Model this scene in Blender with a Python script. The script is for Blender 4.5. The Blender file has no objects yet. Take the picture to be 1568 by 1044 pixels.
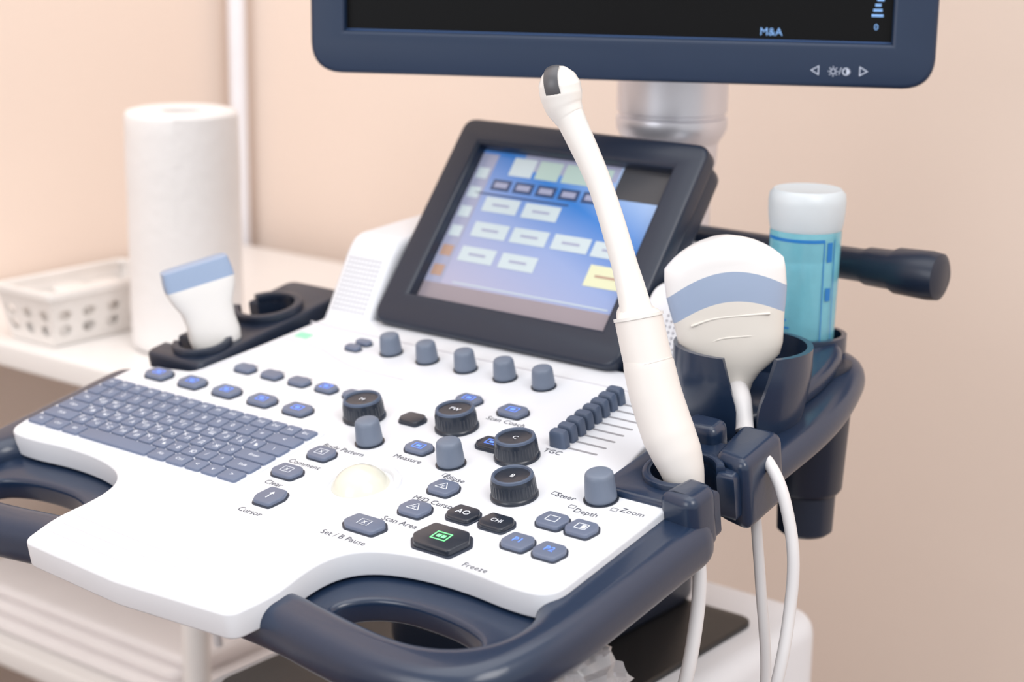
import bpy, bmesh, math, random
from mathutils import Vector, Matrix, noise
from mathutils.geometry import tessellate_polygon
random.seed(4)
S=bpy.context.scene
try:
    S.view_settings.view_transform='Standard'; S.view_settings.look='None'
except Exception: pass

# ------------------------------------------------------------ materials
def lin(c):
    return tuple(((v/255)/12.92 if v/255<=.04045 else ((v/255+.055)/1.055)**2.4) for v in c)+(1,)
def mat(name,rgb,rough=.5,metal=0,coat=0,var=.03,nscale=40,bump=0,emit=0,trans=0,sss=0,alpha=1,spec=.5):
    m=bpy.data.materials.new(name);m.use_nodes=True
    nt=m.node_tree;b=nt.nodes['Principled BSDF'];L=nt.links
    c=lin(rgb)
    tc=nt.nodes.new('ShaderNodeTexCoord');nz=nt.nodes.new('ShaderNodeTexNoise')
    nz.inputs['Scale'].default_value=nscale;nz.inputs['Detail'].default_value=3
    L.new(tc.outputs['Object'],nz.inputs['Vector'])
    mx=nt.nodes.new('ShaderNodeMix');mx.data_type='RGBA'
    mx.inputs[6].default_value=tuple(max(0,v*(1-var)) for v in c[:3])+(1,)
    mx.inputs[7].default_value=tuple(min(1,v*(1+var)) for v in c[:3])+(1,)
    L.new(nz.outputs['Fac'],mx.inputs[0]);L.new(mx.outputs[2],b.inputs['Base Color'])
    b.inputs['Roughness'].default_value=rough;b.inputs['Metallic'].default_value=metal
    b.inputs['Coat Weight'].default_value=coat;b.inputs['Coat Roughness'].default_value=.15
    b.inputs['Specular IOR Level'].default_value=spec
    if emit:
        L.new(mx.outputs[2],b.inputs['Emission Color']);b.inputs['Emission Strength'].default_value=emit
    b.inputs['Transmission Weight'].default_value=trans
    if sss:
        b.inputs['Subsurface Weight'].default_value=sss;b.inputs['Subsurface Radius'].default_value=(.01,.008,.006)
    b.inputs['Alpha'].default_value=alpha
    if bump:
        bp=nt.nodes.new('ShaderNodeBump');bp.inputs['Strength'].default_value=bump;bp.inputs['Distance'].default_value=.002
        L.new(nz.outputs['Fac'],bp.inputs['Height']);L.new(bp.outputs[0],b.inputs['Normal'])
    return m
WHITE=mat('white_plastic',(228,231,238),.38,var=.01,coat=.1)
NAVY=mat('navy_plastic',(27,44,70),.30,var=.05,coat=.3,nscale=300,bump=.03)
NAVYD=mat('navy_dark_plastic',(21,33,53),.38,var=.05,coat=.1)
MONB=mat('monitor_bezel',(24,44,72),.4,var=.04,coat=.1)
KEY=mat('key_plastic',(108,120,146),.5,var=.03)
KEYBED=mat('key_bed',(218,222,232),.5)
BTN=mat('button_slate',(100,111,135),.42,coat=.2)
BTNR=mat('button_rim',(44,52,68),.4)
DARK=mat('button_dark',(30,38,52),.35,coat=.3)
KNOB=mat('knob_slate',(108,119,138),.45,var=.03)
KNOBT=mat('knob_cap',(78,91,114),.4)
INK=mat('ink',(84,88,100),.6)
GLY=mat('key_legend',(232,238,248),.5,emit=.15)
BLUEL=mat('led_blue',(96,140,250),.5,emit=.9)
GREENL=mat('led_green',(120,240,150),.5,emit=.9)
BALL=mat('trackball',(221,221,208),.2,coat=.5)
CHROME=mat('brushed_metal',(226,226,234),.34,metal=.6,var=.03,nscale=20)
BLACK=mat('black_plastic',(14,16,20),.35)
SCREEN=mat('screen_black',(5,6,9),.3,spec=.2)
PROBEW=mat('probe_white',(232,230,228),.35,coat=.2,var=.01)
PROBEG=mat('probe_grip',(228,224,221),.45,var=.01)
LENS=mat('probe_lens',(150,169,198),.35)
LENSD=mat('probe_lens_dark',(84,85,90),.35)
CABLE=mat('cable_white',(220,219,222),.45)
BAGM=mat('bag_film',(230,230,235),.15,trans=.6,alpha=.75)
PAPER=mat('paper',(240,238,238),.9,var=.01,nscale=90,bump=.5)
BASK=mat('basket_plastic',(238,234,231),.45)
TABLE=mat('table_laminate',(240,237,235),.4,var=.01)
CLOTH=mat('folded_cloth',(238,233,233),.9,bump=.4,nscale=25)
WALL=mat('wall_paint',(237,220,208),.8,var=.02,nscale=3,bump=.02)
TRIM=mat('trim_paint',(240,240,246),.5)
FLOOR=mat('floor_vinyl',(112,92,84),.5,var=.1,nscale=6)
GELCAP=mat('gel_cap',(232,241,248),.35,trans=.35)
GEL=mat('gel_blue',(146,224,246),.10,trans=.45,var=.12,nscale=90)
GELINK=mat('gel_print',(28,120,196),.4)

# ------------------------------------------------------------ mesh builder
class MB:
    def __init__(s): s.v=[];s.f=[];s.m=[]
    def add(s,vs,fs,mi=0,M=None):
        o=len(s.v)
        for q in vs:
            q=Vector(q); s.v.append(M@q if M else q)
        for f in fs: s.f.append([i+o for i in f]);s.m.append(mi)
    def build(s,name,mats,parent=None,M=None,ang=38,flat=False,loc=None):
        me=bpy.data.meshes.new(name)
        me.from_pydata([tuple(q) for q in s.v],[],s.f)
        for m in mats: me.materials.append(m)
        me.polygons.foreach_set('material_index',s.m)
        bm=bmesh.new();bm.from_mesh(me)
        bmesh.ops.remove_doubles(bm,verts=bm.verts,dist=1e-6)
        bmesh.ops.recalc_face_normals(bm,faces=bm.faces)
        bm.to_mesh(me);bm.free()
        if not flat:
            me.polygons.foreach_set('use_smooth',[True]*len(me.polygons))
            me.set_sharp_from_angle(angle=math.radians(ang))
        ob=bpy.data.objects.new(name,me);S.collection.objects.link(ob)
        if M: ob.matrix_world=M
        if parent:
            ob.parent=parent; ob.matrix_parent_inverse=parent.matrix_world.inverted()
        return ob
def rnd(pts,n=6):
    out=[];N=len(pts)
    for i,p in enumerate(pts):
        r=p[2] if len(p)>2 else 0
        P=Vector(p[:2])
        if r<=0: out.append(P);continue
        A=Vector(pts[i-1][:2]);B=Vector(pts[(i+1)%N][:2])
        a=P+(A-P).normalized()*min(r,(A-P).length*.49);b=P+(B-P).normalized()*min(r,(B-P).length*.49)
        for k in range(n+1):
            t=k/n;out.append(a*(1-t)**2+P*2*t*(1-t)*.93+b*t*t + (a+b)*.5*(2*t*(1-t)*.07))
    return out
def area(l): return sum(l[i-1].x*l[i].y-l[i].x*l[i-1].y for i in range(len(l)))/2
def inset(l,o):
    N=len(l);out=[]
    for i in range(N):
        e1=(l[i]-l[i-1]);e2=(l[(i+1)%N]-l[i])
        if e1.length<1e-7: e1=e2
        if e2.length<1e-7: e2=e1
        n1=Vector((-e1.y,e1.x)).normalized();n2=Vector((-e2.y,e2.x)).normalized()
        n=(n1+n2); 
        if n.length<1e-6: n=n1
        n.normalize();c=max(.5,n.dot(n1));out.append(l[i]+n*o/c)
    return out
def plate(mb,loops,h0,h1,bev,mi=0,M=None,bot=True,n=4):
    ls=[]
    for k,l in enumerate(loops):
        l=[Vector(p[:2]) for p in l]
        if (area(l)>0)!=(k==0): l.reverse()
        ls.append(l)
    prof=[]
    if bot: prof+= [(bev*(1-math.sin(a)),h0+bev*(1-math.cos(a))) for a in [math.pi/2*j/n for j in range(n+1)]]
    else: prof+=[(0,h0)]
    prof+=[(bev*(1-math.cos(a)),h1-bev*(1-math.sin(a))) for a in [math.pi/2*j/n for j in range(n+1)]]
    vs=[];fs=[];cap0=[];cap1=[]
    for l in ls:
        N=len(l);base=len(vs)
        for (o,h) in prof:
            for p in inset(l,o): vs.append((p.x,p.y,h))
        for j in range(len(prof)-1):
            for i in range(N):
                a=base+j*N+i;b=base+j*N+(i+1)%N;fs.append([a,b,b+N,a+N])
        cap0+=[base+i for i in range(N)];cap1+=[base+(len(prof)-1)*N+i for i in range(N)]
    tl=[inset(l,bev) for l in ls]
    tri=tessellate_polygon([[Vector((p.x,p.y,0)) for p in l] for l in tl])
    for t in tri:
        fs.append([cap1[i] for i in t]);fs.append([cap0[i] for i in t][::-1])
    mb.add(vs,fs,mi,M)
def lathe(mb,prof,mi=0,M=None,seg=40,capb=True,capt=True):
    vs=[];fs=[]
    for r,z in prof:
        for i in range(seg):
            a=2*math.pi*i/seg;vs.append((r*math.cos(a),r*math.sin(a),z))
    for j in range(len(prof)-1):
        for i in range(seg):
            a=j*seg+i;b=j*seg+(i+1)%seg;fs.append([a,b,b+seg,a+seg])
    if capb: fs.append(list(range(seg))[::-1])
    if capt: fs.append([(len(prof)-1)*seg+i for i in range(seg)])
    mb.add(vs,fs,mi,M)
def loft(mb,rings,mi=0,M=None,seg=36,caps=True):
    vs=[];fs=[]
    for c,x,y,a,b,e in rings:
        for i in range(seg):
            t=2*math.pi*i/seg;cc=math.cos(t);ss=math.sin(t)
            px=a*math.copysign(abs(cc)**(2/e),cc);py=b*math.copysign(abs(ss)**(2/e),ss)
            vs.append(Vector(c)+Vector(x)*px+Vector(y)*py)
    for j in range(len(rings)-1):
        for i in range(seg):
            a=j*seg+i;b=j*seg+(i+1)%seg;fs.append([a,b,b+seg,a+seg])
    if caps:
        fs.append(list(range(seg))[::-1]);fs.append([(len(rings)-1)*seg+i for i in range(seg)])
    mb.add(vs,fs,mi,M)
def catmull(P,n=8):
    P=[Vector(p) for p in P];Q=[P[0]*2-P[1]]+P+[P[-1]*2-P[-2]];out=[]
    for i in range(1,len(Q)-2):
        for k in range(n):
            t=k/n;a,b,c,d=Q[i-1:i+3]
            out.append(.5*((2*b)+(-a+c)*t+(2*a-5*b+4*c-d)*t*t+(-a+3*b-3*c+d)*t**3))
    out.append(P[-1]);return out
def tube(mb,pts,r,mi=0,M=None,seg=14,n=8,smooth=True):
    if isinstance(r,(int,float)): r=[r]*len(pts)
    if smooth:
        C=catmull(pts,n);RR=[]
        for i in range(len(pts)-1):
            for k in range(n): t=k/n;RR.append(r[i]*(1-t)+r[i+1]*t)
        RR.append(r[-1])
    else: C=[Vector(p) for p in pts];RR=r
    rings=[];up=None
    for i,c in enumerate(C):
        t=(C[min(i+1,len(C)-1)]-C[max(i-1,0)]).normalized()
        if up is None:
            up=Vector((0,0,1)) if abs(t.z)<.9 else Vector((1,0,0))
        x=up.cross(t).normalized();y=t.cross(x).normalized();up=y
        rings.append((c,x,y,RR[i],RR[i],2))
    loft(mb,rings,mi,M,seg)
def box(mb,x0,x1,y0,y1,z0,z1,bev=.003,mi=0,M=None,r=None):
    r=bev*2 if r is None else r
    plate(mb,[rnd([(x0,y0,r),(x1,y0,r),(x1,y1,r),(x0,y1,r)])],z0,z1,bev,mi,M)
_tc={}
def text(mb,s,x,y,size,mi=0,M=None,h=0,ang=0):
    if s not in _tc:
        c=bpy.data.curves.new('t','FONT');c.body=s;c.align_x='CENTER';c.align_y='CENTER';c.resolution_u=2
        o=bpy.data.objects.new('t',c);S.collection.objects.link(o);bpy.context.view_layer.update()
        me=bpy.data.meshes.new_from_object(o.evaluated_get(bpy.context.evaluated_depsgraph_get()))
        _tc[s]=([v.co.copy() for v in me.vertices],[list(p.vertices) for p in me.polygons])
        bpy.data.objects.remove(o);bpy.data.curves.remove(c)
    vs,fs=_tc[s]
    T=Matrix.Translation((x,y,h))@Matrix.Rotation(ang,4,'Z')@Matrix.Scale(size,4)
    mb.add([T@v for v in vs],fs,mi,M)
def quad(mb,x0,x1,y0,y1,h,mi=0,M=None): mb.add([(x0,y0,h),(x1,y0,h),(x1,y1,h),(x0,y1,h)],[[0,1,2,3]],mi,M)
def outline_rect(mb,x,y,w,d,t,h,mi,M=None):
    quad(mb,x-w,x+w,y-d,y-d+t,h,mi,M);quad(mb,x-w,x+w,y+d-t,y+d,h,mi,M)
    quad(mb,x-w,x-w+t,y-d,y+d,h,mi,M);quad(mb,x+w-t,x+w,y-d,y+d,h,mi,M)
def empty(name,loc):
    e=bpy.data.objects.new(name,None);e.location=loc;S.collection.objects.link(e)
    e.empty_display_size=.1;bpy.context.view_layer.update();return e
def frame(origin,x,y):
    x=Vector(x).normalized();y=Vector(y);z=x.cross(y).normalized();y=z.cross(x)
    M=Matrix.Identity(4)
    for i in range(3): M[i][0]=x[i];M[i][1]=y[i];M[i][2]=z[i];M[i][3]=origin[i]
    return M

# ------------------------------------------------------------ room
def slab(name,x0,x1,y0,y1,z0,z1,m):
    mb=MB();vs=[(x,y,z) for x in(x0,x1) for y in(y0,y1) for z in(z0,z1)]
    mb.add(vs,[[0,1,3,2],[4,6,7,5],[0,4,5,1],[2,3,7,6],[0,2,6,4],[1,5,7,3]]);return mb.build(name,[m],flat=True)
slab('floor',-.98,3.2,-3,.82,-.1,0,FLOOR)
slab('wall_back',-1.08,3.2,.82,.92,0,2.7,WALL)
slab('wall_left',-1.08,-.98,-3,.82,0,2.7,WALL)
mb=MB();lathe(mb,[(.0115,.08),(.0115,2.7)],0,Matrix.Translation((-.949,.795,0)),seg=24);mb.build('trim_1',[TRIM])
slab('baseboard_back',-.93,3.2,.805,.82,0,.08,TRIM)
slab('baseboard_left',-.98,-.965,-3,.78,0,.08,TRIM)

# ------------------------------------------------------------ machine
ma=empty('ultrasound_machine',(-.055,.25,0))
tau=.1822
PM=frame((0,0,.85),(1,0,0),(0,math.cos(tau),math.sin(tau)))
mir=lambda L:[(-.110-p[0],)+tuple(p[1:]) for p in L][::-1]
half=[(.045,-.168,.008),(.052,-.135,.012),(.047,-.095,.02),(.058,-.070,.02),(.088,-.058,.02),(.132,-.055,.02),(.180,-.060,.02),(.206,-.056,.014),(.206,.078,.006),(.152,.088,.006),(.140,.150,.01),(.128,.235,.01)]
outl=rnd([(-.055,-.174)]+half+mir(half))
mb=MB();plate(mb,[outl],-.019,0,.0022,0);mb.build('control_panel',[WHITE],ma,PM)
mb=MB()
for dv in(0,.012,.024):
    tube(mb,[(-.15,-.15+dv,-.0001),(-.055,-.155+dv,-.0001),(.035,-.15+dv,-.0001)],.00035,0,n=8,seg=6)
tube(mb,[(-.245,.170,0),(-.20,.168,0),(-.17,.158,0),(-.14,.150,0),(-.09,.149,0)],.0006,0,seg=6)
tube(mb,[(-.245,.208,0),(-.19,.206,0),(-.05,.206,0),(.115,.206,0)],.0008,0,seg=6)
mb.build('panel_seams',[mat('seam',(205,205,212),.6)],ma,PM)
fh=[(.055,-.150,.02),(.100,-.157,.04),(.155,-.163,.04),(.213,-.150,.05),(.234,-.090,.045),(.237,.085,.02),(.160,.095,.01),(.135,.25,.02)]
fo=rnd([(-.055,-.146)]+fh+mir(fh),10)
HU=[(.030,-.112,.004),(.036,-.064,.010),(.075,-.048,.015),(.132,-.044,.02),(.180,-.048,.014),(.198,-.062,.016),(.200,-.088,.02),(.188,-.112,.02),(.155,-.126,.03),(.105,-.122,.03),(.07,-.116,.02)]
HL_=[(.068,-.106,.008),(.078,-.090,.012),(.100,-.080,.015),(.132,-.079,.015),(.160,-.083,.015),(.180,-.092,.010),(.180,-.108,.012),(.152,-.122,.02),(.105,-.119,.02),(.076,-.115,.010)]
mb=MB()
plate(mb,[fo,rnd(HU,8),rnd(mir(HU),8)],-.039,-.006,.0135,0,n=6)
big=[(.040,-.125,.006),(.040,-.045,.01),(.205,-.045,.01),(.206,-.125,.01)]
for hh,bb in((HL_,big),(mir(HL_),mir(big))):
    plate(mb,[rnd(bb,4),rnd(hh,8)],-.038,-.0205,.004,0)
mb.build('chassis_ring',[NAVY],ma,PM)
mb=MB();box(mb,-.26,.14,-.03,.24,-.085,-.036,.012);mb.build('console_underside',[NAVYD],ma,PM)
# keyboard
mb=MB()
K0,K1,V0,V1=-.311,-.081,-.0415,.046
plate(mb,[rnd([(K0-.003,V0-.003,.004),(K1+.003,V0-.003,.004),(K1+.003,V1+.003,.004),(K0-.003,V1+.003,.004)])],-.001,.0008,.0004,1)
rowsV=6;pv=(V1-V0)/rowsV
L=[("F1 F2 F3 F4 F5 F6 F7 F8 F9 F10 F11 F12 Del Ins Esc".split(),[1]*15),
("` 1 2 3 4 5 6 7 8 9 0 - = <".split(),[1]*13+[2]),
("Tab QЙ WЦ EУ RК TЕ YН UГ IШ OЩ PЗ [Х ]Ъ \\".split(),[1.5]+[1]*12+[1.5]),
("Caps AФ SЫ DВ FА GП HР JО KЛ LД ;Ж 'Э Enter".split(),[1.8]+[1]*11+[2.2]),
("Shift ZЯ XЧ CС VМ BИ NТ MЬ ,Б .Ю / ^ Shift".split(),[2.2]+[1]*11+[1.8]),
("Fn Ctrl Alt _ Alt Ctrl < v >".split(),[1.3,1.3,1.3,5,1.3,1.3,1.1,1.1,1.3])]
for r,(ks,ws) in enumerate(L):
    tot=sum(ws);u=K0;v1=V1-r*pv
    for k,w in zip(ks,ws):
        du=(K1-K0)*w/tot;g=.0008
        plate(mb,[rnd([(u+g,v1-pv+g,.002),(u+du-g,v1-pv+g,.002),(u+du-g,v1-g,.002),(u+g,v1-g,.002)],2)],.0005,.0030,.0009,0,bot=False,n=2)
        if k!='_':
            if len(k)==2 and ord(k[1])>200:
                text(mb,k[0],u+du*.3,v1-pv*.36,.0058,2,h=.0031);text(mb,k[1],u+du*.68,v1-pv*.62,.0058,2,h=.0031)
            else: text(mb,k,u+du*.5,v1-pv*.5,.0045 if len(k)>1 else .006,2,h=.0031)
        u+=du
mb.build('keyboard',[KEY,KEYBED,GLY],ma,PM)
# buttons
mb=MB()
def button(u,v,w,d,dark=False,icon=None,shape='hex',h=.0035,s=1.25):
    w*=s/2;d*=s/2
    P=[(-w,-d*.35),( -w*.62,-d),(w*.8,-d),(w,d*.25),(w*.62,d),(-w*.8,d)]
    def loop(s): return rnd([(u+a*s,v+b*s,.0024) for a,b in P],4)
    plate(mb,[loop(1.1)],0,.0010,.0004,1,bot=False,n=2)
    plate(mb,[loop(1)],0,h,.0010,2 if dark else 0,bot=False,n=3)
    H=h+.0002
    if icon=='b': outline_rect(mb,u,v,.0048,.0034,.0006,H,3);quad(mb,u-.002,u+.002,v-.0012,v+.0012,H,3)
    elif icon=='g': outline_rect(mb,u,v,.0062,.0046,.0009,H,4);quad(mb,u-.0035,u-.0005,v-.0017,v+.0017,H,4);quad(mb,u+.0005,u+.0035,v-.0017,v+.0017,H,4)
    elif icon=='w': outline_rect(mb,u,v,.0044,.0034,.0006,H,5)
    elif icon=='l': outline_rect(mb,u,v,.0044,.0034,.0006,H,5);quad(mb,u,u+.003,v-.002,v+.002,H,5)
    elif icon=='x':
        outline_rect(mb,u,v,.0046,.0036,.0005,H,5);text(mb,'x',u,v+.0005,.007,5,h=H)
    elif icon=='up':
        quad(mb,u-.0005,u+.0005,v-.0045,v+.002,H,5);mb.add([(u-.0022,v+.0015,H),(u+.0022,v+.0015,H),(u,v+.0045,H)],[[0,1,2]],5)
    elif icon=='tri':
        for a,b in(((-.005,-.003),(.005,-.003)),((.005,-.003),(0,.0045)),((0,.0045),(-.005,-.003))):
            A=Vector(a);B=Vector(b);nn=(B-A).normalized();nn=Vector((-nn.y,nn.x))*.0003
            mb.add([(u+q.x,v+q.y,H) for q in(A-nn,B-nn,B+nn,A+nn)],[[0,1,2,3]],5)
        text(mb,'*',u,v-.002,.007,5,h=H)
    elif icon: text(mb,icon,u,v,.0075 if len(icon)<3 else .0055,6 if dark else (3 if icon[0]=='P' else 5),h=H)
for u,v in[(-.281,.069),(-.242,.069),(-.203,.069),(-.164,.069),(-.126,.069)]: button(u,v,.021,.013,icon='b')
for u,v in[(-.222,.108),(-.192,.108),(-.162,.108),(-.133,.108),(-.104,.108)]: button(u,v,.019,.011,icon='b' if u==-.133 else None,s=1.1)
button(-.169,.178,.013,.007);button(-.168,.190,.013,.007)
for (u,v,w,d,dk,ic) in[(-.056,.021,.018,.013,0,'x'),(-.059,-.011,.020,.013,0,'x'),(-.042,-.045,.017,.017,0,'up'),(.044,-.044,.026,.014,0,'x'),(.060,-.012,.019,.014,0,'tri'),(.058,.020,.018,.014,0,'tri'),
    (.094,-.003,.019,.014,1,'AO'),(.121,-.002,.020,.014,1,'CHI'),(.152,.017,.018,.014,0,'w'),(.175,.017,.018,.014,0,'l'),(.149,-.016,.018,.014,0,'P1'),(.174,-.016,.018,.014,0,'P2'),
    (.002,.060,.018,.012,0,'b'),(-.034,.095,.017,.012,1,None),(-.017,.140,.018,.011,0,'b'),(.026,.138,.020,.013,0,'b'),(.046,.088,.020,.013,1,'b')]:
    button(u,v,w,d,bool(dk),ic)
button(.104,-.037,.036,.024,True,'g',h=.005,s=1.12)
quad(mb,-.236,-.222,.178,.187,.0004,4)
mb.build('panel_buttons',[BTN,BTNR,DARK,BLUEL,GREENL,GLY,GLY],ma,PM)
# knobs
mb=MB()
def knob(u,v,r,h):
    T=Matrix.Translation((u,v,0))
    lathe(mb,[(r*1.14,0),(r*1.14,.0008),(r*1.0,.0010)],1,T,seg=40,capt=False)
    lathe(mb,[(r*.99,.0009),(r*1.02,.002),(r*1.02,.004),(r*.93,h-.0035),(r*.89,h-.0014),(r*.80,h-.0004),(r*.70,h),(.0001,h+.0002)],0,T,seg=40,capt=False,capb=False)
    for i in range(20):
        a=2*math.pi*i/20
        M=T@Matrix.Rotation(a,4,'Z')
        mb.add([(r*1.02,-.0005,.003),(r*1.02,.0005,.003),(r*.93,.0005,h-.004),(r*.93,-.0005,h-.004),(r*1.028,0,.003),(r*.938,0,h-.004)],[[0,4,5,3],[4,1,2,5]],0,M)
for u in(-.135,-.097,-.058,-.019,.018): knob(u,.186,.0086,.0162)
knob(-.039,.053,.0096,.0185);knob(.037,.053,.0096,.0185);knob(.161,.058,.0104,.0205)
def enc(u,v,r,h):
    T=Matrix.Translation((u,v,0))
    lathe(mb,[(r*1.08,0),(r*1.08,.0015),(r*1.02,.0028),(r,.003),(r*.98,h-.004),(r*.95,h-.002)],1,T,capt=False,seg=56)
    lathe(mb,[(r*.95,h-.002),(r*.92,h-.0006),(r*.86,h),(r*.80,h-.0004),(r*.77,h-.0016)],2,T,capb=False,capt=False,seg=56)
    lathe(mb,[(r*.77,h-.0016),(r*.3,h-.0022),(.0001,h-.0024)],1,T,capb=False,capt=False,seg=56)
    for i in range(40):
        a=2*math.pi*i/40;M=T@Matrix.Rotation(a,4,'Z')
        mb.add([(r,-.0006,.004),(r,.0006,.004),(r*.98,.0006,h-.005),(r*.98,-.0006,h-.005),(r*1.015,0,.004),(r*.995,0,h-.005)],[[0,4,5,3],[4,1,2,5]],1,M)
for u,v,s in[(-.072,.084,'M'),(.003,.101,'PW'),(.072,.083,'C'),(.106,.036,'B')]:
    enc(u,v,.0152,.0165);text(mb,s,u,v,.0058,3,h=.0150)
mb.build('panel_knobs',[KNOB,DARK,KNOBT,GLY],ma,PM)
# sliders
mb=MB()
for i in range(8):
    t=i/7;v=.110+.076*t
    u0=.087-.005*t
    plate(mb,[rnd([(u0-.005,v-.001,.001),(.121,v-.001,.001),(.121,v+.001,.001),(u0-.005,v+.001,.001)],3)],-.0005,.0003,.0001,1,n=1)
    M=Matrix.Translation((u0+.002,v,0))
    rg=[]
    for z,a,b in[(0,.0072,.0040),(.006,.0070,.0038),(.0105,.0064,.0040),(.0122,.0054,.0032)]:
        rg.append(((0,0,z),(1,0,0),(0,1,0),a,b,5))
    loft(mb,rg,0,M,seg=24)
mb.build('tgc_sliders',[KNOBT,mat('slot',(150,150,156),.6)],ma,PM)
# trackball
mb=MB()
T=Matrix.Translation((0,0,0))
lathe(mb,[(.0290,0),(.0284,.0020),(.0265,.0032),(.0240,.0026),(.0226,.0004),(.0222,-.002)],1,T,seg=64,capt=False,capb=False)
lathe(mb,[(.0222*math.cos(a),.0222*math.sin(a)-.0085) for a in[math.pi/2*j/18 for j in range(18)]]+[(.0001,.0137)],0,T,seg=64,capb=False)
mb.build('trackball',[BALL,WHITE],ma,PM)
# labels
mb=MB()
for s,u,v in[('Cursor',-.042,-.065),('Clear',-.057,-.027),('Comment',-.058,.005),('Body Pattern',-.048,.035),('Measure',.004,.045),('Ellipse',.054,.036),('M/D Cursor',.064,.003),('Scan Area',.061,-.029),('Set / B Pause',.041,-.062),('Freeze',.143,-.052),('Steer',.138,.050),('Depth',.163,.038),('Zoom',.190,.052),('TGC',.090,.100),('Scan Coach',.030,.124)]:
    text(mb,s,u,v,.0074,0,h=.0003)
for u,v in[(.129,.051),(.150,.041),(.177,.050),(.045,.038)]:
    outline_rect(mb,u,v,.0025,.002,.0004,.0003,0)
for u,v in[(-.2805,.080),(-.2415,.080),(-.2025,.080),(-.1635,.080),(-.222,.118),(-.192,.118),(-.162,.118)]: text(mb,'Menu',u,v,.0042,0,h=.0003)
mb.build('panel_labels',[INK],ma,PM,flat=True)
# left holder
def notched(x0,x1,y0,y1,notches,side):
    def arc(cx,cy,r,g):
        al=math.asin(g/r);pts=[]
        for k in range(21):
            a=al+(2*math.pi-2*al)*k/20
            pts.append((cx+r*math.cos(a),cy+r*math.sin(a)))
        return pts
    if side>0:
        xs=x1;xo=x0
        P=rnd([(xo,y1,.006),(xo,y0,.006),(xs,y0,.010),(xs,y1,.010)])
        n=7;A=P[:3*n];B=P[3*n:]
        mid=[]
        for cx,cy,r,g in sorted(notches,key=lambda q:q[1]):
            mid+= [(xs,cy-g)]+arc(cx,cy,r,g)[::-1]+[(xs,cy+g)]
        return A+[Vector(p) for p in mid]+B
    Q=notched(-x1,-x0,y0,y1,[(-cx,cy,r,g) for cx,cy,r,g in notches],1)
    return [Vector((-p.x,p.y)) for p in Q][::-1]
mb=MB()
LH=notched(-.326,-.258,.092,.268,[(-.288,.124,.019,.007),(-.293,.205,.024,.009)],-1)
plate(mb,[LH],-.030,.004,.003,0)
def ring(cx,cy,r,w,h0,h1,mi=0,M=None,a0=0,a1=2*math.pi):
    n=36;o=[];
    for k in range(n+1):
        a=a0+(a1-a0)*k/n;o.append((cx+(r+w)*math.cos(a),cy+(r+w)*math.sin(a)))
    for k in range(n,-1,-1):
        a=a0+(a1-a0)*k/n;o.append((cx+r*math.cos(a),cy+r*math.sin(a)))
    plate(mb,[[Vector(p) for p in o]],h0,h1,.0015,mi,M,n=2)
ring(-.288,.124,.019,.006,0,.009,0,None,math.pi+.42,3*math.pi-.42)
ring(-.293,.205,.024,.007,0,.010,0,None,math.pi+.42,3*math.pi-.42)
mb.build('probe_holder_small',[NAVYD],ma,PM)
# right holder block
mb=MB()
RH=notched(.150,.226,.066,.160,[(.193,.108,.0215,.009)],1)
plate(mb,[RH],-.030,.004,.004,0)
ring(.193,.108,.0215,.006,0,.008,0,None,.55,2*math.pi-.55)
plate(mb,[rnd([(.203,.130,.006),(.232,.122,.010),(.230,.178,.010),(.196,.178,.008)])],-.040,.012,.007,0,n=5)
plate(mb,[rnd([(.202,.064,.006),(.231,.060,.010),(.232,.090,.010),(.208,.094,.006)])],-.030,.013,.007,0,n=5)
plate(mb,[rnd([(.160,.150,.006),(.192,.150,.008),(.190,.172,.008),(.162,.172,.006)])],-.030,.016,.006,0,n=4)
mb.build('probe_holder_block',[NAVY],ma,PM)
mb=MB()
plate(mb,[rnd([(.135,.165,.01),(.222,.160,.02),(.222,.280,.05),(.192,.374,.035),(.125,.380,.03),(.120,.30,.01)],10)],-.038,-.014,.011,0,n=5)
plate(mb,[rnd([(.120,.20,.01),(.192,.20,.03),(.196,.300,.03),(.180,.362,.03),(.120,.362,.02)],8)],-.016,.000,.006,0,n=4)
mb.build('probe_holder_arm',[NAVY],ma,PM)
# cup
mb=MB()
cd=Vector((.60,-.80,0)).normalized();ca=math.atan2(cd.y,cd.x)
CUP=Vector((.160,.231,0))
def cup(cx,cy,r,z0,z1,wall,mi,slot=None,ca=0,r0=None):
    n=64;m=12;r0=r0 or r*.86
    vs=[];fs=[];grid=[]
    for j in range(m+1):
        t=j/m;z=z0+(z1-z0)*t
        ro=r0+(r-r0)*min(1,(t*1.4))**.5;ri=ro-wall
        sl=slot(t) if slot else 0
        row=[]
        for i in range(n+1):
            a=ca+sl+(2*math.pi-2*sl)*i/n
            row.append((Vector((cx+ro*math.cos(a),cy+ro*math.sin(a),z)),Vector((cx+ri*math.cos(a),cy+ri*math.sin(a),z))))
        grid.append(row)
    idx={}
    for j in range(m+1):
        for i in range(n+1):
            for s in(0,1): idx[(j,i,s)]=len(vs);vs.append(grid[j][i][s])
    for j in range(m):
        for i in range(n):
            fs.append([idx[j,i,0],idx[j,i+1,0],idx[j+1,i+1,0],idx[j+1,i,0]])
            fs.append([idx[j,i,1],idx[j+1,i,1],idx[j+1,i+1,1],idx[j,i+1,1]])
    for i in range(n):
        fs.append([idx[m,i,0],idx[m,i+1,0],idx[m,i+1,1],idx[m,i,1]]);fs.append([idx[0,i,0],idx[0,i,1],idx[0,i+1,1],idx[0,i+1,0]])
    if slot:
        for j in range(m):
            for i in(0,n): fs.append([idx[j,i,0],idx[j+1,i,0],idx[j+1,i,1],idx[j,i,1]])
    mb.add(vs,fs,mi)
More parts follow.
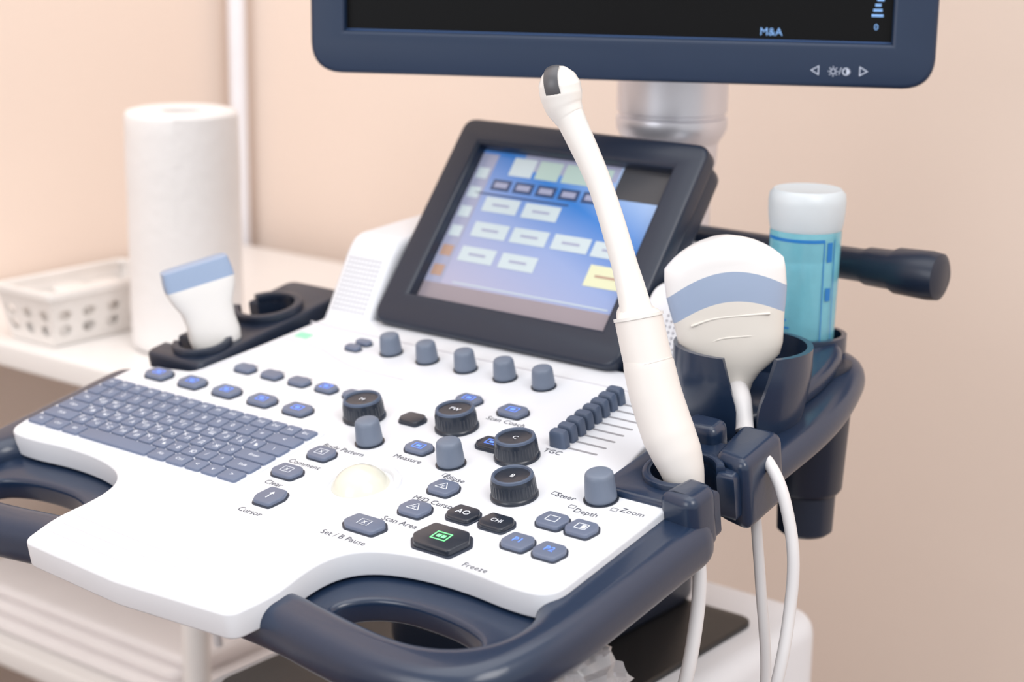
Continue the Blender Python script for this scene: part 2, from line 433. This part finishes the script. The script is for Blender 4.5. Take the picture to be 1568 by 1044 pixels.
cup(CUP.x,CUP.y,.050,.866,.932,.0045,0,lambda t:.17+.22*max(0,t-.45)/.55,ca,.037)
lathe(mb,[(.036,.862),(.036,.868),(.0001,.868)],0,Matrix.Translation(CUP),capt=False)
GX,GY=.144,.351
cup(GX,GY,.032,.875,.915,.004,0,None,0,.031)
mb.build('probe_cup',[NAVY],ma,ang=50)
mb=MB()
lathe(mb,[(.029,.90),(.031,.875),(.027,.80),(.025,.797),(.0225,.795),(.0215,.765),(.018,.762),(.0001,.762)][::-1],0,Matrix.Translation((.164,.33,0)),capb=False)
mb.build('gel_cup_base',[NAVYD],ma)
# rear housing with speakers
mb=MB()
sec=[(.212,.880),(.222,.892),(.252,.946),(.262,.956),(.40,.965),(.43,.94),(.43,.86),(.25,.85)]
HM=frame((0,0,0),(0,1,0),(0,0,1))
so=rnd([(a,b,.008) for a,b in sec])
plate(mb,[so],-.248,-.196,.008,0,HM);plate(mb,[so],.060,.128,.008,0,HM)
plate(mb,[rnd([(.315,.86,.004),(.325,.950,.008),(.345,.962,.008),(.40,.965,.008),(.43,.94,.008),(.43,.86,.008)])],-.215,.08,.004,0,HM)
sd=Vector((0,.252-.222,.946-.892)).normalized();sn=Vector((0,-sd.z,sd.y))
for X0 in(-.238,.085):
    for i in range(9 if X0<0 else 8):
        for j in range(12):
            o=Vector((X0+i*.0042,.222,.892))+sd*(.006+j*.0042)+sn*.0003
            M=frame(o,(1,0,0),sd)
            lathe(mb,[(.0011,0),(.0011,.0002)],1,M,seg=8)
mb.build('rear_housing',[WHITE,mat('speaker_hole',(180,180,188),.7)],ma)
# touch screen
TD=Vector((0,math.cos(.8989),math.sin(.8989)))
TM=frame((-.068,.232,.892),(1,0,0),TD)
mb=MB();W=.124;H=.196
plate(mb,[rnd([(-W,-.004,.014),(W,-.004,.014),(W,H,.012),(-W,H,.012)],8),[(-.098,.026),(.098,.026),(.098,.172),(-.098,.172)]],-.006,.012,.004,0,TM)
plate(mb,[rnd([(-W+.004,.0,.014),(W-.004,.0,.014),(W-.004,H-.004,.012),(-W+.004,H-.004,.012)],8)],-.030,-.004,.008,0,TM)
box(mb,-.18,.04,.235,.33,.872,.892,.005,0)
mb.build('touch_screen_housing',[NAVYD],ma)
mb=MB();SW,SH=.196,.146
def sm(name,c,e=.75): return mat(name,c,.25,emit=e,var=.02,spec=.6)
grad=bpy.data.materials.new('ui_glare_gradient');grad.use_nodes=True  # UI background ramp, milky screen glare painted into its pale stops
nt=grad.node_tree;b=nt.nodes['Principled BSDF'];tc=nt.nodes.new('ShaderNodeTexCoord');sx=nt.nodes.new('ShaderNodeSeparateXYZ')
nt.links.new(tc.outputs['Object'],sx.inputs[0])
ma1=nt.nodes.new('ShaderNodeMath');ma1.operation='MULTIPLY_ADD';ma1.inputs[1].default_value=2.2;ma1.inputs[2].default_value=.5
nt.links.new(sx.outputs[0],ma1.inputs[0])
ma2=nt.nodes.new('ShaderNodeMath');ma2.operation='MULTIPLY_ADD';ma2.inputs[1].default_value=5.0;nt.links.new(sx.outputs[1],ma2.inputs[0]);nt.links.new(ma1.outputs[0],ma2.inputs[2])
mr=nt.nodes.new('ShaderNodeMapRange');mr.inputs[1].default_value=.55;mr.inputs[2].default_value=1.45;nt.links.new(ma2.outputs[0],mr.inputs[0])
cr=nt.nodes.new('ShaderNodeValToRGB');nt.links.new(mr.outputs[0],cr.inputs[0])
e=cr.color_ramp.elements;e[0].position=0;e[0].color=lin((142,141,162));e[1].position=1;e[1].color=lin((138,158,188))
n1=e.new(.45);n1.color=lin((116,132,170));n2=e.new(.72);n2.color=lin((44,98,162))
nt.links.new(cr.outputs[0],b.inputs['Base Color']);nt.links.new(cr.outputs[0],b.inputs['Emission Color']);b.inputs['Emission Strength'].default_value=.65;b.inputs['Roughness'].default_value=.22
UM=[grad,sm('ui_tile',(162,174,180),.55),sm('ui_yellow',(180,182,154),.6),sm('ui_green',(145,164,160),.55),sm('ui_dark',(52,68,102),.3),sm('ui_grey',(58,60,66),.1),sm('ui_band',(128,120,128),.4),sm('ui_side',(134,138,162),.45),sm('ui_orange',(156,128,114),.35)]
def q(a,b_,w,h,mi,z=.0006): quad(mb,-SW/2+SW*(a-w/2),-SW/2+SW*(a+w/2),.026+SH*(b_-h/2),.026+SH*(b_+h/2),z,mi)
q(.5,.5,1,1,0,.0002)
q(.5,.06,1,.12,6,.0004);q(.045,.55,.09,.86,7,.0004)
q(.87,.90,.26,.20,5,.0005);q(.48,.95,.5,.1,7,.00045)
TL=[(.217,.656),(.432,.652),(.22,.49),(.43,.49),(.645,.49),(.85,.485),(.212,.327),(.43,.325)]
for a,bb in TL: q(a,bb,.185,.095,1);q(a,bb,.09,.014,7,.0009)
q(.878,.325,.19,.13,2);q(.878,.325,.11,.014,8,.0009)
for a in(.24,.38,.52,.64): q(a,.915,.12,.12,3 if a!=.24 else 1)
for a in(.17,.29,.41,.53,.65): q(a,.785,.10,.07,4);q(a,.785,.07,.035,7,.0009)
for i in range(6): q(.045,.2+i*.13,.06,.07,8 if i<2 else 1)
q(.3,.72,.5,.01,4);q(.55,.14,.8,.008,1)
mb.build('touch_screen_display',UM,ma,TM,flat=True)
# column
mb=MB();T=Matrix.Translation((-.05,.45,0))
lathe(mb,[(.036,.93),(.036,1.004),(.038,1.006),(.038,1.012),(.0395,1.016),(.0405,1.034),(.0445,1.040),(.0475,1.046),(.0480,1.052),(.0475,1.056),(.0455,1.057),(.0455,1.060),(.0475,1.061),(.0475,1.18)],0,T,seg=64)
tube(mb,[(-.05,.45,1.17),(-.05,.43,1.22),(-.04,.39,1.25),(-.02,.35,1.26)],.03,0)
mb.build('monitor_column',[CHROME],ma,ang=25)
# monitor
ax=Vector((math.cos(math.radians(29.5)),math.sin(math.radians(29.5)),0))
MO=Vector((-.0215,.3235,1.0990))
MM=frame(MO,ax,(0,0,1))
mb=MB();w=.246;h=.34
sc=[(-.218,.034),(.212,.034),(.212,.31),(-.218,.31)]
plate(mb,[rnd([(-w,0,.024),(w,0,.024),(w,h,.024),(-w,h,.024)],8),sc],-.004,.010,.004,0,MM)
plate(mb,[rnd([(-w+.003,.003,.024),(w-.003,.003,.024),(w-.003,h-.003,.024),(-w+.003,h-.003,.024)],8)],-.045,-.002,.012,0,MM)
mb.build('monitor_housing',[MONB],ma)
mb=MB()
quad(mb,-.219,.213,.033,.311,.0,0)
text(mb,'M&A',.120,.0405,.0085,1,h=.0008);text(mb,'0',.200,.046,.007,1,h=.0008)
for i in range(5): quad(mb,.196+.0012*i,.205-.001*(i%3),.054+i*.004,.056+i*.004,.0008,1)
quad(mb,-.218,.212,.0335,.0348,.0006,2)
text(mb,'◁',.155,.0125,.0085,3,h=.0105);text(mb,'▷',.192,.0125,.0085,3,h=.0105)
def sym(cx,cy,r,mi,half=False):
    vs=[];n=24
    for k in range(n): a=2*math.pi*k/n;vs+= [(cx+r*math.cos(a),cy+r*math.sin(a),.0105),(cx+r*.72*math.cos(a),cy+r*.72*math.sin(a),.0105)]
    mb.add(vs,[[2*k,(2*k+2)%(2*n),(2*k+3)%(2*n),2*k+1] for k in range(n)],mi)
    if half: mb.add([(cx,cy-r,.0105)]+[(cx+r*math.cos(a),cy+r*math.sin(a),.0105) for a in[-math.pi/2+math.pi*k/10 for k in range(11)]],[list(range(12))],mi)
sym(.169,.0125,.0022,3);sym(.179,.0125,.0031,3,True);text(mb,'/',.1743,.0125,.008,3,h=.0105)
for k in range(8):
    a=k*math.pi/4;M=Matrix.Translation((.169,.0125,.0105))@Matrix.Rotation(a,4,'Z');quad(mb,.0028,.0040,-.0003,.0003,0,3,M)
mb.build('monitor_display',[SCREEN,mat('ui_text_blue',(110,150,200),.5,emit=.6),mat('screen_line',(70,100,150),.4),mat('bezel_mark',(195,205,225),.5)],ma,MM,flat=True)
# handle
mb=MB()
HLn=[(-.02,.0130),(.165,.0130),(.17,.0150),(.19,.0155),(.195,.018),(.222,.019),(.230,.018),(.233,.012)]
loft(mb,[((x,.40,.963),(0,1,0),(0,0,1),r,r,2) for x,r in HLn])
tube(mb,[(-.02,.40,.963),(-.05,.41,.95),(-.05,.43,.93)],.0135)
mb.build('rear_handle',[NAVYD],ma)
# body
mb=MB()
box(mb,-.20,.118,.0,.47,.12,.640,.018,0,r=.04)
box(mb,-.175,.085,.02,.40,.639,.645,.002,1,r=.015)
box(mb,-.13,.02,.16,.42,.64,.84,.012,2,r=.03)
box(mb,-.30,.19,-.06,.50,.07,.13,.015,2,r=.05)
mb.build('machine_body',[WHITE,BLACK,NAVYD],ma)
mb=MB()
for x in(-.26,.15):
    for y in(-.02,.46):
        M=Matrix.Translation((x,y,.04))@Matrix.Rotation(math.pi/2,4,'Y')
        lathe(mb,[(.02,-.018),(.037,-.016),(.04,-.012),(.04,.012),(.037,.016),(.02,.018)],0,M)
        lathe(mb,[(.012,.03),(.012,.05)],0,Matrix.Translation((x,y,.03)))
mb.build('casters',[BLACK],ma)

# ------------------------------------------------------------ probes
CF=Vector((-.5956,.7643,-.2471));CR=Vector((.7888,.6147,0));
ep=empty('endocavity_ultrasound_probe',(.193,.105,.88))
mb=MB()
P=[(.0865,.1005,1.1335),(.0868,.1006,1.1320),(.0872,.1006,1.1285),(.0880,.1008,1.122),(.0893,.1012,1.115),(.0915,.1015,1.108),(.0950,.1020,1.102),(.0998,.1027,1.0940),(.1200,.1066,1.0548),(.1405,.107,1.0048),(.1520,.1054,.9756),(.1530,.1052,.9725)]
Rr=[.0015,.0062,.0108,.0140,.0142,.0128,.0108,.0095,.0082,.0088,.0112,.0118]
tube(mb,P,Rr,0,seg=32,n=6)
P=[(.1522,.1054,.9756),(.1532,.1052,.9735),(.1540,.1050,.9715),(.1595,.1040,.9555),(.1637,.1034,.944),(.1642,.1033,.9425),(.1704,.1024,.9255),(.1770,.1023,.910),(.1825,.1023,.8984),(.1890,.103,.886),(.1940,.1035,.8734),(.1980,.104,.855),(.2005,.104,.838)]
Rr=[.0112,.0140,.0160,.0162,.0163,.0170,.0174,.0177,.0178,.0166,.0142,.0110,.0085]
tube(mb,P,Rr,1,seg=32,n=6)
tube(mb,[(.1532,.1052,.9745),(.1538,.1051,.9725)],[.0168,.0168],0,seg=32,n=2)
cc=Vector((.0882,.1009,1.1205));zz=(Vector((.0865,.1005,1.1335))-Vector((.0950,.102,1.102))).normalized()
fr=(-CF*.9-CR*.45).normalized();fr=(fr-zz*fr.dot(zz)).normalized();sd_=zz.cross(fr)
vs=[];fs=[];n=14;m=8
for j in range(n+1):
    for i in range(m+1):
        el=math.radians(-25+100*j/n);az=(-.0052+.0104*i/m)
        d=fr*math.cos(el)+zz*math.sin(el)
        vs.append(cc+d*math.sqrt(max(1e-9,.0148**2-az*az))+sd_*az)
for j in range(n):
    for i in range(m):
        a=j*(m+1)+i;fs.append([a,a+1,a+m+2,a+m+1])
mb.add(vs,fs,2)
tube(mb,[(.2005,.104,.838),(.2157,.092,.82),(.2207,.0852,.7915),(.2225,.0699,.743),(.21,.06,.68),(.18,.05,.64),(.16,.03,.60)],.0048,3,n=8)
mb.build('probe_shell',[PROBEW,PROBEG,LENSD,CABLE],ep)

cp=empty('convex_ultrasound_probe',(.162,.232,.93))
cm=bpy.data.materials.new('convex_probe_shell');cm.use_nodes=True
nt=cm.node_tree;b=nt.nodes['Principled BSDF'];tc=nt.nodes.new('ShaderNodeTexCoord');sx=nt.nodes.new('ShaderNodeSeparateXYZ');nt.links.new(tc.outputs['Object'],sx.inputs[0])
sq=nt.nodes.new('ShaderNodeMath');sq.operation='MULTIPLY';nt.links.new(sx.outputs[0],sq.inputs[0]);nt.links.new(sx.outputs[0],sq.inputs[1])
k=nt.nodes.new('ShaderNodeMath');k.operation='MULTIPLY_ADD';k.inputs[1].default_value=9.0;nt.links.new(sq.outputs[0],k.inputs[0]);nt.links.new(sx.outputs[1],k.inputs[2])
mr=nt.nodes.new('ShaderNodeMapRange');mr.inputs[1].default_value=-.12;mr.inputs[2].default_value=.02;nt.links.new(k.outputs[0],mr.inputs[0])
cr=nt.nodes.new('ShaderNodeValToRGB');cr.color_ramp.interpolation='CONSTANT';nt.links.new(mr.outputs[0],cr.inputs[0])
e=cr.color_ramp.elements;e[0].position=0;e[0].color=lin((227,223,217));e[1].position=(.12-.044)/.14;e[1].color=lin((156,174,203))
n1=e.new((.12-.023)/.14);n1.color=lin((238,238,240))
nt.links.new(cr.outputs[0],b.inputs['Base Color']);b.inputs['Roughness'].default_value=.35;b.inputs['Coat Weight'].default_value=.2
yv=Vector((-.14,-.06,1)).normalized()
CPM=frame((.1435,.222,1.009),(.80,.60,.13),yv)
mb=MB()
def oval(y,a,b_,e=2.4): return((0,y,0),(1,0,0),(0,0,1),a,b_,e)
rg=[]
Rc=.0545
for j in range(9):
    t=j/8;a=.0425*math.sin(math.pi/2*t)
    y=-(Rc-math.sqrt(Rc*Rc-a*a))*.95
    rg.append(oval(y-.0,max(a,.0008),.0175*math.sin(math.pi/2*min(1,.25+t))**.7 if j else .0008,2.6))
rg+=[oval(-.027,.0433,.0182),oval(-.040,.0430,.0182),oval(-.050,.0415,.0180),oval(-.060,.0395,.0178),(oval(-.070,.0382,.0178)),oval(-.080,.0368,.0178),oval(-.088,.0340,.0172),oval(-.094,.0275,.016),oval(-.100,.0190,.0140),oval(-.107,.0130,.0115),oval(-.114,.0100,.0098,2),oval(-.124,.0088,.0088,2)]
loft(mb,rg,0,seg=56)
for yy,wx in((-.055,.028),(-.070,.020)):
    tube(mb,[(-wx,yy-.004,.0152),(-wx*.4,yy,.0171),(wx*.4,yy,.0171),(wx,yy-.001,.0152)],.0009,0,n=6,seg=8)
mb.build('probe_shell',[cm],cp,CPM,ang=60)
mb=MB()
tube(mb,[(.158,.226,.900),(.1745,.206,.897),(.184,.197,.880)],[.0088,.0082,.0070],0)
tube(mb,[(.183,.198,.884),(.192,.188,.874),(.208,.168,.874),(.228,.152,.8786),(.2435,.1487,.860),(.2556,.1456,.8224),(.2592,.1392,.7844),(.2605,.1245,.7365),(.25,.11,.66),(.2,.08,.6)],.0042,0)
tube(mb,[(.2150,.162,.86),(.2166,.1617,.8353),(.2278,.1543,.7856),(.2406,.1442,.7234),(.24,.13,.65),(.18,.10,.6)],.0038,0)
mb.build('probe_cable',[CABLE],cp)

lp=empty('linear_ultrasound_probe',(-.288,.122,.873))
yv=(Vector((0,0,1))-CR*.17).normalized();LM=frame((-.2975,.122,.944),(CR+Vector((-.25,.25,.26))),yv)
mb=MB()
rg=[oval(.0,.0255,.0085,7),oval(-.001,.0278,.0105,7),oval(-.010,.0288,.0115,7),oval(-.017,.0290,.0118,7),oval(-.0175,.0285,.0112,7)]
loft(mb,rg,1,seg=48)
rg=[oval(-.017,.0288,.0122,6),oval(-.020,.0290,.0125,5),oval(-.028,.0265,.0125,4),oval(-.038,.0220,.0125,3.2),oval(-.050,.0205,.0128,3),oval(-.062,.0215,.013,2.8),oval(-.070,.0205,.013,2.6),oval(-.078,.016,.0125,2.4),oval(-.09,.010,.010,2)]
loft(mb,rg,0,seg=48)
mb.build('probe_shell',[PROBEW,LENS],lp,LM,ang=50)
mb=MB();tube(mb,[(-.288,.124,.873),(-.289,.121,.83),(-.30,.12,.74),(-.30,.14,.6)],.004,0);mb.build('probe_cable',[CABLE],lp)

# ------------------------------------------------------------ gel bottle
gb=empty('gel_bottle',(GX,GY,.88))
T=Matrix.Translation((GX-.003,GY-.002,0))
mb=MB()
lathe(mb,[(.018,.880),(.0245,.886),(.0255,.90),(.0265,.95),(.0274,.993),(.0272,.999)],1,T,seg=48)
lathe(mb,[(.0274,.997),(.0285,1.003),(.0292,1.010),(.0294,1.018),(.0288,1.024),(.0255,1.0275),(.021,1.0265),(.0001,1.0262)],0,T,seg=48)
def patch(a0,a1,z0,z1,r,mi):
    n=max(2,int((a1-a0)/.1));vs=[];
    for k in range(n+1):
        a=a0+(a1-a0)*k/n
        vs+= [(r*math.cos(a),r*math.sin(a),z0),(r*math.cos(a),r*math.sin(a),z1)]
    mb.add(vs,[[2*k,2*k+2,2*k+3,2*k+1] for k in range(n)],mi,T)
fa=math.atan2(-.78,.61)
patch(fa-1.5,fa+.40,.990,.9925,.0277,2)
for a in(.38,.75): patch(fa+a,fa+a+.03,.90,.992,.0277,2)
patch(fa+.5,fa+.68,.975,.990,.0277,2);patch(fa+.5,fa+.68,.945,.955,.0277,2)
for i in range(6): patch(fa-1.1,fa-.5-.1*(i%3),.905+i*.006,.9064+i*.006,.0270,2)
mb.build('bottle_shell',[GELCAP,GEL,GELINK],gb)

# ------------------------------------------------------------ table group
tb=empty('utility_table',(-.7,.5,0))
mb=MB()
box(mb,-.972,-.44,.25,.78,.752,.778,.004,0,r=.02)
box(mb,-.972,-.44,.25,.78,.405,.43,.004,0,r=.02)
for x in(-.955,-.475):
    for y in(.27,.76): lathe(mb,[(.014,0),(.014,.76)],0,Matrix.Translation((x,y,0)),seg=20)
mb.build('table_frame',[TABLE],tb)
mb=MB()
for i,(x0,x1,y0,y1) in enumerate([(-.93,-.50,.27,.60),(-.92,-.52,.28,.59),(-.90,-.51,.29,.61)]):
    box(mb,x0,x1,y0,y1,.431+.014*i,.445+.014*i,.006,0,r=.02)
mb.build('folded_sheets',[CLOTH])
mb=MB();T=Matrix.Translation((-.584,.370,0))
pr=[(.020,.780),(.052,.779),(.0565,.782),(.0572,.79)]+[(.0572+.0003*math.sin(i*1.7),.80+i*.02) for i in range(11)]+[(.0570,1.016),(.0555,1.021),(.048,1.023),(.024,1.0225),(.0205,1.021),(.0200,.780)]
lathe(mb,pr,0,T,seg=64,capb=False,capt=False)
vs=[];
for k in range(9):
    a=math.radians(-50+9*k);r=.0574+.00035*k
    vs+=[(r*math.cos(a),r*math.sin(a),.782),(r*math.cos(a),r*math.sin(a),1.019)]
mb.add(vs,[[2*k,2*k+2,2*k+3,2*k+1] for k in range(8)],0,T)
mb.build('paper_towel_roll',[PAPER],ang=60)
bk=MB()
def basket(mb,x0,x1,y0,y1,z0,z1):
    def wall(A,B,nout,cols,rows):
        L_=(B-A).length;d=(B-A).normalized()
        H_=z1-z0
        def pt(s,t,off):
            tp=.010*(1-t)
            return A+d*(tp+(L_-2*tp)*s)-nout*tp+nout*(-.0015*off)+Vector((0,0,H_*t))
        cs=[i/cols for i in range(cols+1)]
        for i in range(cols):
            for j in range(rows):
                s0,s1=cs[i],cs[i+1];t0=.14+.60*j/rows;t1=.14+.60*(j+1)/rows
                n=16;vs=[];sm_,tm_=(s0+s1)/2,(t0+t1)/2
                for off in(0,1):
                    for k in range(n):
                        a=2*math.pi*k/n;c_,s_=math.cos(a),math.sin(a);mx_=max(abs(c_),abs(s_))
                        vs.append(pt(sm_+(s1-s0)/2*c_/mx_,tm_+(t1-t0)/2*s_/mx_,off))
                        vs.append(pt(sm_+(s1-s0)*.27*c_,tm_+(t1-t0)*.36*s_,off))
                fs=[]
                for off in(0,1):
                    for k in range(n):
                        b0=off*2*n;k2=(k+1)%n
                        fs.append([b0+2*k,b0+2*k2,b0+2*k2+1,b0+2*k+1])
                for k in range(n):
                    k2=(k+1)%n;fs.append([2*k+1,2*k2+1,2*n+2*k2+1,2*n+2*k+1])
                mb.add(vs,fs)
        for t0,t1 in((0,.14),(.74,1)):
            for off in(0,1):
                mb.add([pt(0,t0,off),pt(1,t0,off),pt(1,t1,off),pt(0,t1,off)],[[0,1,2,3]])
    c=[Vector((x0,y0,z0)),Vector((x1,y0,z0)),Vector((x1,y1,z0)),Vector((x0,y1,z0))]
    ns=[Vector((0,-1,0)),Vector((1,0,0)),Vector((0,1,0)),Vector((-1,0,0))]
    for i in range(4): wall(c[i],c[(i+1)%4],ns[i],3 if i%2==0 else 5,2)
    box(mb,x0+.010,x1-.010,y0+.010,y1-.010,z0,z0+.003,.001,0,r=.01)
    plate(mb,[rnd([(x0-.003,y0-.003,.01),(x1+.003,y0-.003,.01),(x1+.003,y1+.003,.01),(x0-.003,y1+.003,.01)]),rnd([(x0+.003,y0+.003,.008),(x1-.003,y0+.003,.008),(x1-.003,y1-.003,.008),(x0+.003,y1-.003,.008)])],z1-.004,z1+.004,.0015)
basket(bk,-.758,-.668,.262,.43,.779,.833)
for k in range(3): box(bk,-.748,-.680,.275+.045*k,.315+.045*k,.783,.822+.003*(k%2),.006,0)
bk.build('plastic_basket',[BASK],flat=True)
mb=MB();vs=[];fs=[];n=40;m=24
for j in range(m+1):
    for i in range(n):
        a=2*math.pi*i/n;e_=math.pi*j/m
        d=Vector((math.sin(e_)*math.cos(a),math.sin(e_)*math.sin(a),math.cos(e_)))
        k_=1+.45*noise.noise(d*3.2)+.25*abs(noise.noise(d*8))
        vs.append(Vector((.190,-.035,.768))+Vector((d.x*.045,d.y*.045,d.z*.028))*k_)
for j in range(m):
    for i in range(n): a=j*n+i;b_=j*n+(i+1)%n;fs.append([a,b_,b_+n,a+n])
mb.add(vs,fs);tube(mb,[(.182,-.035,.785),(.178,-.034,.798),(.175,-.032,.810)],.004,0)
mb.build('plastic_bag',[BAGM],ma,ang=30)

# ------------------------------------------------------------ lights
def area_l(name,loc,target,sx_,sy_,e_,col):
    l=bpy.data.lights.new(name,'AREA');l.shape='RECTANGLE';l.size=sx_;l.size_y=sy_;l.energy=e_;l.color=col
    o=bpy.data.objects.new(name,l);o.location=loc
    o.rotation_euler=(Vector(target)-Vector(loc)).to_track_quat('-Z','Y').to_euler();S.collection.objects.link(o)
area_l('ceiling_light',(-.1,-.1,2.6),(-.1,0,0),1.6,1.6,15,(1,.985,.975))
area_l('soft_front_light',(-.6,-2.6,1.9),(0,.2,.9),1.8,1.4,28,(.95,.97,1))  # added soft area lamp behind the camera, window-like, no window modelled
area_l('wall_fill_light',(1.8,-.6,2.6),(.9,.8,1.0),1.2,1.2,30,(1,.975,.95))  # added fill lamp brightening the right part of the back wall
w=bpy.data.worlds.new('world');S.world=w;w.use_nodes=True
w.node_tree.nodes['Background'].inputs[0].default_value=(1,.99,.985,1);w.node_tree.nodes['Background'].inputs[1].default_value=.84
# ------------------------------------------------------------ camera
th,ps,ro=.2497,.662,.0133
F=Vector((-math.sin(ps)*math.cos(th),math.cos(ps)*math.cos(th),-math.sin(th)))
R0=Vector((math.cos(ps),math.sin(ps),0));U0=R0.cross(F)
R=R0*math.cos(ro)+U0*math.sin(ro);U=R.cross(F)
c=bpy.data.cameras.new('camera');c.sensor_width=36;c.lens=2802.1/1568*36
co=bpy.data.objects.new('camera',c);S.collection.objects.link(co)
M=Matrix.Identity(4);loc=(.8112,-.8745,1.2559)
for i in range(3): M[i][0]=R[i];M[i][1]=U[i];M[i][2]=-F[i];M[i][3]=loc[i]
co.matrix_world=M
c.dof.use_dof=True;c.dof.focus_distance=1.22;c.dof.aperture_fstop=5.0
S.camera=co
